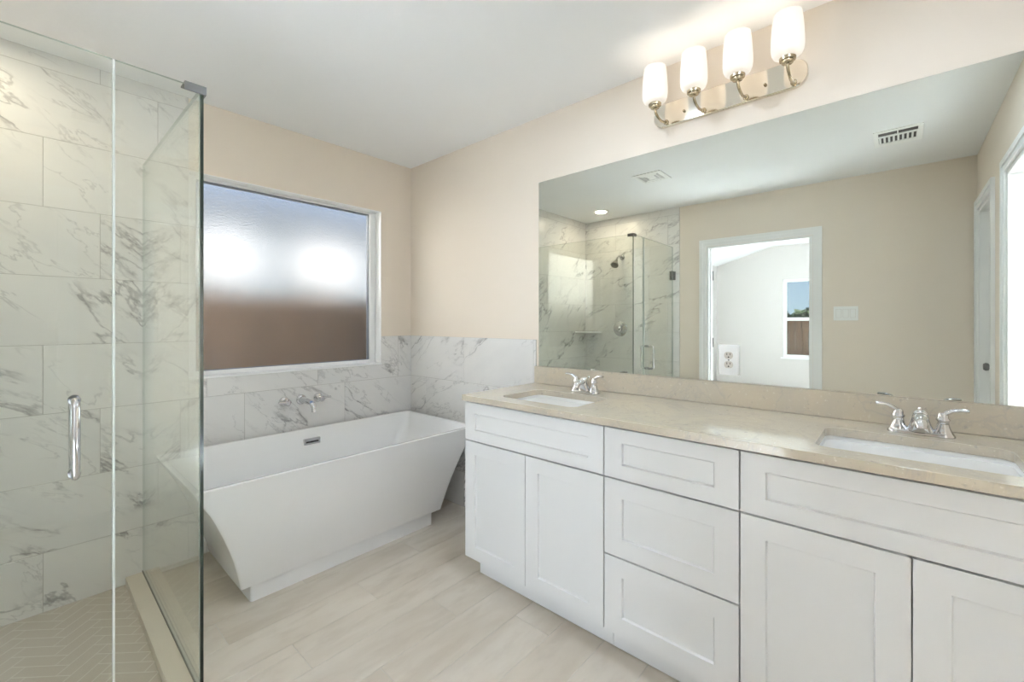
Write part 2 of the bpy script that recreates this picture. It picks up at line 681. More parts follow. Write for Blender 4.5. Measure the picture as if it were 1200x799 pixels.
# ------------------------------------------------------------------ floor
WX0, WX1, WZ0, WZ1 = -1.409, -0.261, 0.945, 2.056   # bathroom window opening
fl = []
pw, plen = 0.1795, 0.905
yy = -1.944 - 10 * pw
r = 0
while yy < 0.0:
    off = (-1.045 + r * 0.37) % plen
    k0 = math.floor((XL - off) / plen) - 1
    for k in range(k0, k0 + 6):
        a, b = max(XL, off + k * plen), min(0.0, off + (k + 1) * plen)
        c, d = max(YF, yy), min(0.0, yy + pw)
        if b - a < 0.005 or d - c < 0.005:
            continue
        rnd = random.Random(r * 57 + k * 13 + 5)
        sd = (rnd.random(), rnd.random(), rnd.random())
        for q in subtract((a, c, b, d), (-9, YG - 0.045, -1.575, 9)):
            fl.append(q + (sd,))
    yy += pw
    r += 1
floor = tile_mesh('floor', M['plank'], fl, 'z', 0.0, -0.06, None, grout=0.0012)
struct(floor, 'beige wood-look tile floor in long narrow planks')

# shower pan: herringbone mosaic turned 45 degrees
mb = MB()
bm = mb.bm
lay = bm.verts.layers.float_color.new('seed')
cellw, nn = 0.0508, 3
sx0, sx1, sy0, sy1 = XL, -1.66, YG + 0.07, 0.0
vs = [bm.verts.new(p) for p in ((sx0, sy0, SZ - 0.0012), (sx1, sy0, SZ - 0.0012), (sx1, sy1, SZ - 0.0012), (sx0, sy1, SZ - 0.0012))]
for x in vs: x[lay] = (0, 0, 0, 0)
mb.face(vs)
ca, sa = math.cos(PI / 4), math.sin(PI / 4)


def clip_poly(poly, x0, x1, y0, y1):
    for ax, lim, keep in ((0, x0, 1), (0, x1, -1), (1, y0, 1), (1, y1, -1)):
        res = []
        for i in range(len(poly)):
            p, q = poly[i], poly[(i + 1) % len(poly)]
            ip, iq = (p[ax] - lim) * keep >= 0, (q[ax] - lim) * keep >= 0
            if ip: res.append(p)
            if ip != iq:
                t = (lim - p[ax]) / (q[ax] - p[ax])
                res.append((p[0] + t * (q[0] - p[0]), p[1] + t * (q[1] - p[1])))
        poly = res
        if len(poly) < 3: return []
    return poly


for i in range(-26, 27):
    for j in range(-26, 27):
        t = (i - j) % (2 * nn)
        if t == 0:
            rc = (i, j, i + nn, j + 1)
        elif t == 2 * nn - 1:
            rc = (i, j, i + 1, j + nn)
        else:
            continue
        g = 0.0017
        u0, v0, u1, v1 = rc[0] * cellw + g, rc[1] * cellw + g, rc[2] * cellw - g, rc[3] * cellw - g
        poly = [(-2.09 + u * ca - v * sa, -0.5 + u * sa + v * ca) for u, v in ((u0, v0), (u1, v0), (u1, v1), (u0, v1))]
        poly = clip_poly(poly, sx0, sx1, sy0, sy1)
        if len(poly) < 3: continue
        rnd = random.Random(i * 71 + j * 29)
        vs = [bm.verts.new((p[0], p[1], SZ)) for p in poly]
        sd = (rnd.random(), rnd.random(), rnd.random(), 1.0)
        for x in vs: x[lay] = sd
        mb.face(vs)
pan = mb.build('floor_shower', M['mosaic'])
struct(pan, 'taupe herringbone mosaic floor of the shower')
mb = MB()
mb.box((XL, YG - 0.045, -0.06), (-1.575, 0, SZ - 0.004))
struct(mb.build('floor_shower_bed', M['curb']))

# curb: L-shaped, almost flush with the floor
mb = MB()
z0, z1 = SZ - 0.003, 0.012
mb.box((-1.66, YG - 0.045, z0), (-1.575, 0, z1))
mb.box((XL, YG - 0.045, z0), (-1.66, YG + 0.07, z1))
struct(mb.build('trim_1', M['curb'], bevel=0.002), 'pale stone curb edging the shower floor')

# ------------------------------------------------------------------ walls and ceiling
TH = 0.15


def wall_with_holes(name, mat, rects_holes, axis, face, back, u0, u1, v0, v1):
    rects = [(u0, v0, u1, v1)]
    for h in rects_holes:
        rects = [q for rc in rects for q in subtract(rc, h)]
    mb = MB()
    for (a, c, b, d) in rects:
        if axis == 'y':
            mb.box((a, face, c), (b, back, d))
        else:
            mb.box((face, a, c), (back, b, d))
    bmesh.ops.remove_doubles(mb.bm, verts=mb.bm.verts, dist=1e-5)
    return struct(mb.build(name, mat))


wall_back = wall_with_holes('wall_back', M['wall'], [(WX0, WZ0, WX1, WZ1)], 'y', 0.008, TH, XL - 0.12, TH, -0.06, H)
wall_right = wall_with_holes('wall_right', M['wall'], [], 'x', 0.0, TH, YF - 0.12, 0.008, -0.06, H)
DY0, DY1, DZ = -2.262, -1.393, 2.0      # doorway to the bedroom
wall_left = wall_with_holes('wall_left', M['wall'], [(DY0, -1, DY1, DZ)], 'x', XL, XL - 0.12, YF - 0.12, 0.008, -0.06, H)
AX0, AX1, BX0, BX1 = -2.43, -1.83, -1.40, -0.70
DH = 2.03
wall_front = wall_with_holes('wall_front', M['wall'], [(AX0, -1, AX1, DH), (BX0, -1, BX1, DH)], 'y', YF, YF - 0.12, XL, 0.0, -0.06, H)
mb = MB(); mb.box((XL - 0.12, YF - 0.12, H), (TH, TH, H + 0.12))
ceiling = struct(mb.build('ceiling', M['ceil']), 'flat white painted ceiling')

# tiles: one-third stair-step bond, measured joints
offs_back = {2: -0.120, 1: -0.541, 0: -1.536}
# rows: 1.150-1.455 -> 0 ; 0.845-1.150 -> 2 ; 0.540-0.845 -> 1
tl = running_tiles(XL, -1.409, SZ, H, [], offs_back, key=3)
tl += running_tiles(-1.409, 0.0, 0.0, 1.150, [(WX0, WZ0, WX1, WZ1)], offs_back, key=3)
tile_mesh('tile_cladding', M['tile_y'], tl, 'y', 0.0, 0.008, wall_back)
tl = running_tiles(-1.230, -0.0005, 0.0, 1.150, [], {2: -0.608, 1: -0.19, 0: -0.4}, key=41)
tile_mesh('tile_cladding', M['tile_x'], tl, 'x', -0.007, -0.0003, wall_right)
tl = running_tiles(-1.127, -0.0005, SZ, H, [], {2: -0.62, 1: -0.80, 0: -0.40}, key=77)
tile_mesh('tile_cladding', M['tile_x'], tl, 'x', XL + 0.008, XL + 0.0003, wall_left)

# ------------------------------------------------------------------ bathroom window
win = bpy.data.objects.new('window_1', None); COL.objects.link(win)
win.location = ((WX0 + WX1) / 2, 0.05, WZ0)
struct(win, 'wide fixed window of frosted rain glass above the tub')


def part(mb, name, mat, root, **kw):
    """build in world coordinates, parent keeping place"""
    o = mb.build(name, mat, root, **kw)
    o.matrix_parent_inverse = Matrix.Translation(-Vector(root.location))
    return o


mb = MB()
d0, d1 = 0.002, 0.13
t = 0.004
mb.box((WX0, d0, WZ0), (WX0 + t, d1, WZ1)); mb.box((WX1 - t, d0, WZ0), (WX1, d1, WZ1))
mb.box((WX0 + t, d0, WZ1 - t), (WX1 - t, d1, WZ1))
part(mb, 'reveal', M['trim'], win)
mb = MB()
mb.box((WX0 + 0.0005, -0.006, WZ0 + 0.0005), (WX1 - 0.0005, 0.13, WZ0 + 0.012))
part(mb, 'sill', M['trim'], win, bevel=0.002)
mb = MB()
fw = 0.045
a0, a1, b0, b1 = WX0 + t, WX1 - t, WZ0 + 0.012, WZ1 - t
for (x0, x1, z0_, z1_) in ((a0, a0 + fw, b0, b1), (a1 - fw, a1, b0, b1), (a0 + fw, a1 - fw, b0, b0 + fw * 0.5), (a0 + fw, a1 - fw, b1 - 0.012, b1)):
    mb.box((x0, 0.075, z0_), (x1, 0.125, z1_))
part(mb, 'window_frame', M['trim'], win, bevel=0.002)
mb = MB()
g0 = (a0 + fw, a1 - fw, b0 + fw * 0.5, b1 - 0.012)
for (x0, x1, z0_, z1_) in ((g0[0], g0[0] + 0.004, g0[2], g0[3]), (g0[1] - 0.005, g0[1], g0[2], g0[3]), (g0[0] + 0.004, g0[1] - 0.005, g0[2], g0[2] + 0.003), (g0[0] + 0.004, g0[1] - 0.005, g0[3] - 0.006, g0[3])):
    mb.box((x0, 0.088, z0_), (x1, 0.118, z1_))
part(mb, 'glazing_gasket', plain('grey_gasket', (0.20, 0.22, 0.25), 0.6), win)
mb = MB(); mb.box((g0[0] + 0.003, 0.098, g0[2] + 0.002), (g0[1] - 0.004, 0.104, g0[3] - 0.005))
part(mb, 'pane', M['frost'], win)

# ------------------------------------------------------------------ doorway to the bedroom
dr = bpy.data.objects.new('door_1', None); COL.objects.link(dr)
dr.location = (XL, (DY0 + DY1) / 2, 0)
struct(dr, 'white cased doorway to the bedroom with its door swung out of sight')
mb = MB()
x0, x1 = XL - 0.121, XL + 0.001
jt = 0.018
mb.box((x0, DY0 - 0.001, 0.001), (x1, DY0 + jt, DZ)); mb.box((x0, DY1 - jt, 0.001), (x1, DY1 + 0.001, DZ))
mb.box((x0, DY0 + jt, DZ - jt), (x1, DY1 - jt, DZ + 0.001))
for y in (DY0 + jt, DY1 - jt - 0.012):
    mb.box((XL - 0.075, y, 0.001), (XL - 0.04, y + 0.012, DZ - jt))
part(mb, 'door_jamb', M['trim'], dr)


def casing(mb, u0, u1, ztop, face, out, axis, w=0.066, t1=0.012, t2=0.019):
    """stepped casing round an opening; out = direction of the room"""
    for (wa, wb, tt) in ((0.004, w * 0.55, t1), (w * 0.55, w, t2)):
        for (a, b, za, zb) in ((u0 - wb, u0 - wa, 0.001, ztop + wb), (u1 + wa, u1 + wb, 0.001, ztop + wb), (u0 - wa, u1 + wa, ztop + wa, ztop + wb)):
            if axis == 'x':
                mb.box((face + out * 0.0005, a, za), (face + out * tt, b, zb))
            else:
                mb.box((a, face + out * 0.0005, za), (b, face + out * tt, zb))


mb = MB(); casing(mb, DY0, DY1, DZ, XL, 1, 'x')
part(mb, 'door_casing', M['trim'], dr)
for z in (1.72, 1.05, 0.25):
    mb = MB()
    mb.box((XL - 0.115, DY1 - jt - 0.003, z - 0.045), (XL - 0.08, DY1 - jt, z + 0.045))
    mb.lathe([(0.006, -0.047), (0.006, 0.047)], (XL - 0.118, DY1 - jt - 0.006, z), 'Z', 12)
    part(mb, 'hinge', M['darkmetal'], dr)

# the wall behind the camera: a closed slab door in the corner and an open doorway
for idx, (u0, u1, nm, lb) in enumerate(((AX0, AX1, 'door_2', 'white closet door in the corner of the end wall'), (BX0, BX1, 'door_3', 'white cased open doorway to the dressing room in the end wall'))):
    d2 = bpy.data.objects.new(nm, None); COL.objects.link(d2)
    d2.location = ((u0 + u1) / 2, YF, 0)
    struct(d2, lb)
    mb = MB()
    mb.box((u0 - 0.001, YF - 0.119, 0.001), (u0 + jt, YF + 0.001, DH)); mb.box((u1 - jt, YF - 0.119, 0.001), (u1 + 0.001, YF + 0.001, DH))
    mb.box((u0 + jt, YF - 0.119, DH - jt), (u1 - jt, YF + 0.001, DH + 0.001))
    part(mb, 'door_jamb', M['trim'], d2)
    mb = MB(); casing(mb, u0, u1, DH, YF, 1, 'y')
    part(mb, 'door_casing', M['trim'], d2)
    if nm == 'door_3':
        continue
    mb = MB()
    mb.box((u0 + jt + 0.003, YF - 0.112, 0.01), (u1 - jt - 0.003, YF - 0.078, DH - jt - 0.003))
    sl = part(mb, 'door_slab', M['trim'], d2, bevel=0.002)
    mb = MB()
    kx = u0 + jt + 0.06
    mb.lathe([(0.026, 0), (0.026, 0.006), (0.010, 0.010), (0.010, 0.035), (0.024, 0.042), (0.027, 0.055), (0.02, 0.066), (0.0005, 0.068)], (kx, YF - 0.078, 0.95), 'Y', 20)
    part(mb, 'door_knob', M['clamp'], d2, smooth_ang=40)

# dressing room behind that doorway
mb = MB()
mb.box((-2.0, YF - 0.1205, -0.06), (1.6, -6.0, 0.0))
struct(mb.build('floor_dressing_room', plain('pale_carpet', (0.74, 0.72, 0.68), 0.95, var=0.05)))  # kept pale so the added fill bounces up through the doorway
mb = MB()
mb.box((-2.0, -6.0, 0), (1.6, -6.1, H)); mb.box((-2.1, YF - 0.1205, 0), (-2.0, -6.1, H)); mb.box((1.6, YF - 0.1205, 0), (1.7, -6.1, H)); mb.box((TH, YF - 0.1205, 0), (1.6, YF - 0.02, H))
struct(mb.build('wall_dressing_room', M['wall']))
mb = MB(); mb.box((-2.1, YF - 0.1205, H), (1.7, -6.1, H + 0.1))
struct(mb.build('ceiling_dressing_room', M['ceil']))

# ------------------------------------------------------------------ bedroom beyond the doorway
BXF = -7.47
by1 = -0.034
BW0, BW1, BWZ0, BWZ1 = -2.15, -1.20, 0.60, 2.06     # bedroom window opening (y, z)
mb = MB(); mb.box((BXF - 0.12, -6.2, -0.06), (XL - 0.12, 0.1, 0.0))
struct(mb.build('floor_bedroom', plain('bedroom_carpet', (0.70, 0.67, 0.62), 0.95, var=0.06)))
wb_far = wall_with_holes('wall_bedroom_far', M['bedwall'], [(BW0, BWZ0, BW1, BWZ1)], 'x', BXF, BXF - 0.14, -6.2, 0.1, 0, 3.0)
wall_with_holes('wall_bedroom_side', M['bedwall'], [], 'y', by1, 0.10, BXF, XL - 0.12, 0, 2.95)
wall_with_holes('wall_bedroom_end', M['bedwall'], [], 'y', -6.05, -6.2, BXF, XL - 0.12, 0, 2.95)
mb = MB()
mb.box((XL - 0.121, by1, H), (XL - 0.22, -6.05, 2.95))
mb.box((XL - 0.121, -1.323 + 1.25, 0), (XL - 0.125, DY1 + 0.07, H)); mb.box((XL - 0.121, DY0 - 0.07, 0), (XL - 0.125, -6.05, H))
struct(mb.build('wall_bedroom_near', M['bedwall']))
mb = MB()
pr = [(0.1, 2.36), (by1, 2.40), (-1.0, 2.69), (-1.0 - 5.2, 2.69)]
lo = [[(x, y, z) for (y, z) in pr + [(-6.2, 2.95), (0.1, 2.95)]] for x in (BXF - 0.1, XL - 0.12)]
mb.loft(lo)
struct(mb.build('ceiling_bedroom', M['ceil']))
w2 = bpy.data.objects.new('window_2', None); COL.objects.link(w2)
w2.location = (BXF, (BW0 + BW1) / 2, BWZ0)
struct(w2, 'white single-hung bedroom window looking onto a wooden fence')
mb = MB()
for (a, b, za, zb) in ((BW0, BW0 + 0.05, BWZ0, BWZ1), (BW1 - 0.05, BW1, BWZ0, BWZ1), (BW0 + 0.05, BW1 - 0.05, BWZ0, BWZ0 + 0.05), (BW0 + 0.05, BW1 - 0.05, BWZ1 - 0.05, BWZ1)):
    mb.box((BXF - 0.13, a, za), (BXF - 0.04, b, zb))
part(mb, 'window_frame', M['trim'], w2)
mb = MB(); mb.box((BXF - 0.10, BW0 + 0.05, 1.285), (BXF - 0.05, BW1 - 0.05, 1.345))
part(mb, 'meeting_rail', M['trim'], w2)
mb = MB(); mb.box((BXF - 0.04, BW0 - 0.03, BWZ0 - 0.025), (BXF + 0.03, BW1 + 0.03, BWZ0 + 0.002))
part(mb, 'sill', M['trim'], w2, bevel=0.003)
for za, zb in ((BWZ0 + 0.05, 1.285), (1.345, BWZ1 - 0.05)):
    mb = MB(); mb.box((BXF - 0.082, BW0 + 0.05, za), (BXF - 0.078, BW1 - 0.05, zb))
    part(mb, 'pane', M['glass'], w2)

# ------------------------------------------------------------------ yard, fences and the neighbouring house
mb = MB(); mb.box((-24, -14, -0.5), (14, 22, -0.4))
struct(mb.build('ground', M['soil']))


def fence(name, label, a, b, z0, z1, toward, mat='fence'):
    """vertical board fence from a to b (xy); one thing, boards in one mesh"""
    a, b = Vector(a), Vector(b)
    d = (b - a); ln = d.length; d.normalize()
    nrm = Vector((-d.y, d.x)) * toward
    root = thing(name, label, 'fence', (a.x, a.y, z0))
    mb = MB()
    n = int(ln / 0.145)
    for k in range(n):
        p = a + d * (k * 0.145)
        q = p + d * 0.138
        h = z1 + random.uniform(-0.01, 0.01)
        lo = [[(p.x + nrm.x * o_, p.y + nrm.y * o_, z), (q.x + nrm.x * o_, q.y + nrm.y * o_, z), (q.x + nrm.x * (o_ + .018), q.y + nrm.y * (o_ + .018), z), (p.x + nrm.x * (o_ + .018), p.y + nrm.y * (o_ + .018), z)] for z in (z0, h) for o_ in (random.uniform(0, .006),)]
        mb.loft(lo)
    part(mb, 'board_panel', M[mat], root)
    for z in (z0 + 0.25, (z0 + z1) / 2, z1 - 0.25):
        mb = MB()
        lo = [[(p.x + nrm.x * o_, p.y + nrm.y * o_, z + dz) for o_, dz in ((-0.04, 0), (-0.001, 0), (-0.001, 0.09), (-0.04, 0.09))] for p in (a, b)]
        mb.loft(lo)
        part(mb, 'fence_rail', M[mat], root)
    return root


fence('wood_fence', 'brown wooden board fence close behind the frosted bathroom window', (-4.5, 1.35), (6.5, 1.35), -0.4, 1.50, -1)
fence('wood_fence', 'brown wooden board fence seen through the bedroom window', (-11.2, 3.5), (-11.2, -8.0), -0.4, 1.30, 1, 'fence_dark')

# neighbour house behind the fence, blurred by the rain glass
nb = thing('house', 'grey neighbouring house with two added pale panels, blurred behind the frosted window', 'house', (3, 8, -0.4))
mb = MB(); mb.box((-5, 8, -0.4), (12, 8.4, 3.9))
part(mb, 'house_wall', M['siding'], nb)
mb = MB()
mb.loft([[(-5.5, 7.6, 3.95), (12.5, 7.6, 3.95), (12.5, 7.6, 3.8), (-5.5, 7.6, 3.8)], [(-5.5, 11.5, 5.4), (12.5, 11.5, 5.4), (12.5, 11.5, 5.25), (-5.5, 11.5, 5.25)]])
part(mb, 'roof', M['roofing'], nb)
for cx, wd in ((0.70, 0.75), (2.80, 1.05)):  # panels added to catch sun as the two bright blobs in the glass
    mb = MB(); mb.box((cx - wd / 2, 7.45, 2.2), (cx + wd / 2, 7.99, 3.0))
    part(mb, 'blob_panel', M['blob_panel'], nb)
# unseen white walls added to brighten the window light and its reflection
for xa, xb in ((7.0, 20), (-18, -2.2)):
    mb = MB(); mb.box((xa, 6.6, -0.4), (xb, 7.95, 5.6))
    part(mb, 'bounce_wall', M['stucco'], nb)
# unseen roof slab and outer wall added to keep sun off the fence
mb = MB(); mb.box((-9, -6.3, 2.96), (7, 0.55, 3.1))
struct(mb.build('roof', M['roofing']))
mb = MB(); mb.box((0.16, 0.0, -0.4), (7, 0.15, 2.96))
struct(mb.build('wall_sun_block', M['siding']))


def tree(loc, h, rcr, label):
    t = thing('tree', label, 'tree', loc, 'trees beyond the bedroom fence')
    mb = MB(); mb.tube([(0, 0, 0), (0.03, 0.02, h * 0.4), (0, 0, h * 0.75)], [0.12, 0.09, 0.05], 10)
    mb.build('trunk', M['bark'], t, smooth_ang=60)
    mb = MB()
    rnd = random.Random(int(loc[1] * 100))
    for k in range(260):
        u = Vector((rnd.gauss(0, 1), rnd.gauss(0, 1), rnd.gauss(0, 0.7))).normalized() * (rcr * rnd.uniform(0.45, 1.0))
        c = Vector((0, 0, h * 0.8)) + u
        s = rnd.uniform(0.12, 0.28)
        ax = Vector((rnd.gauss(0, 1), rnd.gauss(0, 1), rnd.gauss(0, 1))).normalized()
        bx = ax.orthogonal().normalized()
        cxv = ax.cross(bx)
        mb.face([mb.bm.verts.new(c + bx * s), mb.bm.verts.new(c + cxv * s * 0.6), mb.bm.verts.new(c - bx * s), mb.bm.verts.new(c - cxv * s * 0.6)])
    mb.build('crown', M['leaf'], t)
    return t


tree((-21.0, 1.10, -0.4), 2.15, 0.40, 'smallest low green tree over the fence by the left frame of the bedroom window')
tree((-22.5, 0.50, -0.4), 2.25, 0.48, 'low dark green tree over the fence at the middle of the bedroom window')
tree((-21.2, -0.25, -0.4), 2.35, 0.56, 'tallest rounded green tree over the fence, partly cut by the doorway casing')

# ------------------------------------------------------------------ bathtub
tub = thing('bathtub', 'white freestanding tub with flared ends standing under the frosted window', 'bathtub', (-0.80, -0.4, 0))
prof = [(0.078, 0.556), (0.12, 0.565), (0.169, 0.577), (0.225, 0.592), (0.279, 0.610), (0.35, 0.637), (0.424, 0.668), (0.47, 0.690), (0.512, 0.715), (0.55, 0.735), (0.586, 0.752)]
ycen = -0.4025


def tub_loop(z, hx, off=0.0, r=0.010):
    hy = 0.2575 + (z - 0.08) * 0.227
    return rrect(-0.80, ycen, hx - off, hy - off, r, z, 4)


loops = [tub_loop(z, hx) for z, hx in prof]
loops[-1] = tub_loop(0.582, 0.750)
loops.append(tub_loop(0.586, 0.7505, 0.004))
# rim, then down the inside
loops.append(tub_loop(0.586, 0.752, 0.020, 0.03))
loops.append(tub_loop(0.580, 0.751, 0.026, 0.035))
for z, hx, hy, r_ in ((0.50, 0.685, 0.315, 0.05), (0.40, 0.625, 0.285, 0.07), (0.30, 0.575, 0.258, 0.08), (0.20, 0.535, 0.232, 0.09), (0.165, 0.50, 0.205, 0.09), (0.155, 0.44, 0.15, 0.08)):
    loops.append(rrect(-0.80, ycen, hx, hy, r_, z, 4))
mb = MB(); mb.loft(loops)
part(mb, 'tub_shell', M['acrylic'], tub, smooth_ang=35)
mb = MB()
mb.loft([rrect(-0.81, -0.405, 0.505, 0.2425, 0.012, 0.0, 4), rrect(-0.81, -0.405, 0.505, 0.2425, 0.012, 0.082, 4)])
part(mb, 'plinth', M['acrylic'], tub, smooth_ang=35)
# overflow on the inner wall below the faucet
mb = MB()
oy = -0.089
mb.loft([rrect(-0.80, 0.5145, 0.050, 0.0185, 0.003, oy + 0.012, 3, 'XZ'), rrect(-0.80, 0.5145, 0.050, 0.0185, 0.003, oy - 0.006, 3, 'XZ')])
of = part(mb, 'overflow_plate', M['chrome'], tub, bevel=0.0015)
mb = MB(); mb.box((-0.838, oy - 0.0075, 0.508), (-0.762, oy - 0.0055, 0.517))
of2 = part(mb, 'overflow_slot', M['slot'], of)
of2.matrix_parent_inverse = of.matrix_parent_inverse.copy()
of2.matrix_parent_inverse = Matrix.Translation(-Vector((0, 0, 0)))
mb = MB(); mb.lathe([(0.034, 0.1555), (0.034, 0.160), (0.028, 0.163), (0.0005, 0.164)], (-0.80, -0.40, 0), 'Z')
part(mb, 'drain', M['chrome'], tub, smooth_ang=40)

# ------------------------------------------------------------------ wall-mounted tub faucet
tf = thing('tub_faucet', 'chrome wall-mounted tub faucet with two handles on the marble tile', 'faucet', (-0.829, 0, 0.766))


def flange(mb, x, z, r=0.029):
    mb.lathe([(r, 0.0005), (r, 0.006), (r * 0.86, 0.012), (r * 0.5, 0.016), (r * 0.45, 0.03)], (x, 0, z), '-Y', 28)


for x, sgn in ((-0.932, -1), (-0.724, 1)):
    mb = MB()
    flange(mb, x, 0.766)
    mb.lathe([(0.013, 0.028), (0.014, 0.040), (0.019, 0.052), (0.020, 0.062), (0.014, 0.070), (0.0005, 0.072)], (x, 0, 0.766), '-Y', 24)
    hd = part(mb, 'handle', M['chrome'], tf, smooth_ang=40)
    mb = MB()
    mb.tube([(x, -0.058, 0.766), (x + sgn * 0.02, -0.063, 0.770), (x + sgn * 0.055, -0.066, 0.773)], [0.0075, 0.0065, 0.006], 12)
    o = mb.build('lever', M['chrome'], hd, smooth_ang=40)
mb = MB()
flange(mb, -0.829, 0.766, 0.031)
mb.tube([(-0.829, -0.02, 0.766), (-0.829, -0.06, 0.766), (-0.829, -0.12, 0.764), (-0.829, -0.155, 0.760), (-0.829, -0.175, 0.748), (-0.829, -0.181, 0.728), (-0.829, -0.182, 0.712)],
        [(0.021, 0.021), (0.019, 0.018), (0.018, 0.015), (0.0175, 0.014), (0.016, 0.014), (0.014, 0.013), (0.0135, 0.013)], 18)
part(mb, 'spout', M['chrome'], tf, smooth_ang=50)

# ------------------------------------------------------------------ vanity cabinets
FX = -0.548
FT = 0.019


def shaker(name, parent, y0, y1, z0, z1, rail_y, rail_z):
    """five-piece front, recessed flat panel; y0<y1"""
    mb = MB()
    x0, x1 = FX, FX + FT
    a0, a1, b0, b1 = y0 + rail_y, y1 - rail_y, z0 + rail_z, z1 - rail_z
    mb.box((x0, y0, z0), (x1, a0, z1)); mb.box((x0, a1, z0), (x1, y1, z1))
    mb.box((x0, a0, z0), (x1, a1, b0)); mb.box((x0, a0, b1), (x1, a1, z1))
    bmesh.ops.remove_doubles(mb.bm, verts=mb.bm.verts, dist=1e-6)
    # remove the internal joints so the frame is one surface
    kill = [f for f in mb.bm.faces if all(len(ed.link_faces) > 2 for ed in f.edges)]
    # chamfer strip and panel
    c = 0.004
    ring = [(x0, a0, b0), (x0, a1, b0), (x0, a1, b1), (x0, a0, b1)]
    inn = [(x0 + 0.008, a0 + c, b0 + c), (x0 + 0.008, a1 - c, b0 + c), (x0 + 0.008, a1 - c, b1 - c), (x0 + 0.008, a0 + c, b1 - c)]
    r0 = [mb.bm.verts.new(p) for p in ring]; r1 = [mb.bm.verts.new(p) for p in inn]
    for i in range(4):
        j = (i + 1) % 4
        mb.face([r0[i], r0[j], r1[j], r1[i]])
    mb.face(r1)
    # back of the panel
    mb.box((x0 + 0.0085, a0 - 0.001, b0 - 0.001), (x0 + 0.014, a1 + 0.001, b1 + 0.001))
    return part(mb, name, M['cabinet'], parent)


def carcass(root, y0, y1, toe_y0, toe_y1):
    mb = MB()
    xf, xb, t = FX + FT + 0.001, -0.010, 0.016
    z0, z1 = 0.108, 0.8685
    mb.box((xf, y0, z0), (xb, y0 + t, z1)); mb.box((xf, y1 - t, z0), (xb, y1, z1))
    mb.box((xf, y0 + t, z0), (xb, y1 - t, z0 + t)); mb.box((xb - 0.006, y0 + t, z0 + t), (xb, y1 - t, z1))
    mb.box((xf, y0 + t, z1 - 0.03), (xf + 0.018, y1 - t, z1))
    mb.box((xf + 0.012, y0 + t, z0 + t), (xf + 0.018, y1 - t, z1 - 0.03))
    part(mb, 'carcass', M['cabinet'], root)
    mb = MB()
    mb.box((-0.474, toe_y0, 0.004), (-0.458, toe_y1, 0.109))
    part(mb, 'toe_kick', M['cabinet'], root)


g = 0.0016
ZT0, ZT1, ZB = 0.679, 0.861, 0.109
VL0, VL1 = -1.984, -1.218     # left sink base (y)
VD0, VD1 = -2.446, -1.986     # drawer base
VR0, VR1 = -3.212, -2.448     # right sink base
cb = thing('sink_cabinet', 'white shaker sink cabinet at the tub end of the vanity', 'cabinet', (-0.27, (VL0 + VL1) / 2, 0), 'white vanity cabinets')
carcass(cb, VL0, VL1, VL0, VL1 - 0.03)
shaker('false_front', cb, VL0 + g, VL1 - g, ZT0 + g, ZT1, 0.066, 0.050)
shaker('door', cb, -1.602 + g, VL1 - g, ZB, 0.676 - g, 0.066, 0.062)
shaker('door', cb, VL0 + g, -1.602 - g, ZB, 0.676 - g, 0.066, 0.062)
cb = thing('drawer_cabinet', 'white shaker cabinet of three drawers in the middle of the vanity', 'cabinet', (-0.27, (VD0 + VD1) / 2, 0), 'white vanity cabinets')
carcass(cb, VD0, VD1, VD0, VD1)
shaker('drawer', cb, VD0 + g, VD1 - g, ZT0 + g, ZT1, 0.070, 0.050)
shaker('drawer', cb, VD0 + g, VD1 - g, 0.394 + g, 0.676 - g, 0.070, 0.066)
shaker('drawer', cb, VD0 + g, VD1 - g, ZB, 0.391 - g, 0.070, 0.066)
cb = thing('sink_cabinet', 'white shaker sink cabinet under the nearer sink, cut by the frame edge', 'cabinet', (-0.27, (VR0 + VR1) / 2, 0), 'white vanity cabinets')
carcass(cb, VR0, VR1, VR0, VR1)
shaker('false_front', cb, VR0 + g, VR1 - g, ZT0 + g, ZT1, 0.066, 0.050)
shaker('door', cb, -2.830 + g, VR1 - g, ZB, 0.676 - g, 0.066, 0.062)
shaker('door', cb, VR0 + g, -2.830 - g, ZB, 0.676 - g, 0.066, 0.062)

# ------------------------------------------------------------------ countertop with two cut-outs
SINKS = (-1.603, -2.832)
SX, SHX, SHY, SR = -0.338, 0.148, 0.207, 0.035
ct = thing('countertop', 'beige speckled quartz countertop running the length of the vanity', 'countertop', (-0.287, -2.2, 0.87))
mb = MB()
bm = mb.bm
top, bot = 0.900, 0.872
edges = []
for lp in [[(-0.574, -1.222), (-0.574, YF + 0.001), (-0.001, YF + 0.001), (-0.001, -1.222)]] + [[(p[0], p[1]) for p in rrect(SX, sy, SHX, SHY, SR, 0, 6)] for sy in SINKS]:
    vs = [bm.verts.new((p[0], p[1], top)) for p in lp]
    edges += [bm.edges.new((vs[i], vs[(i + 1) % len(vs)])) for i in range(len(vs))]
bmesh.ops.triangle_fill(bm, use_beauty=True, use_dissolve=True, edges=edges)
ret = bmesh.ops.extrude_face_region(bm, geom=list(bm.faces))
bmesh.ops.translate(bm, verts=[v for v in ret['geom'] if isinstance(v, bmesh.types.BMVert)], vec=(0, 0, bot - top))
part(mb, 'counter_slab', M['quartz'], ct, bevel=0.002)
mb = MB(); mb.box((-0.020, YF + 0.001, 0.9005), (-0.0075, -1.2295, 0.997))
part(mb, 'backsplash', M['quartz'], ct, bevel=0.0015)

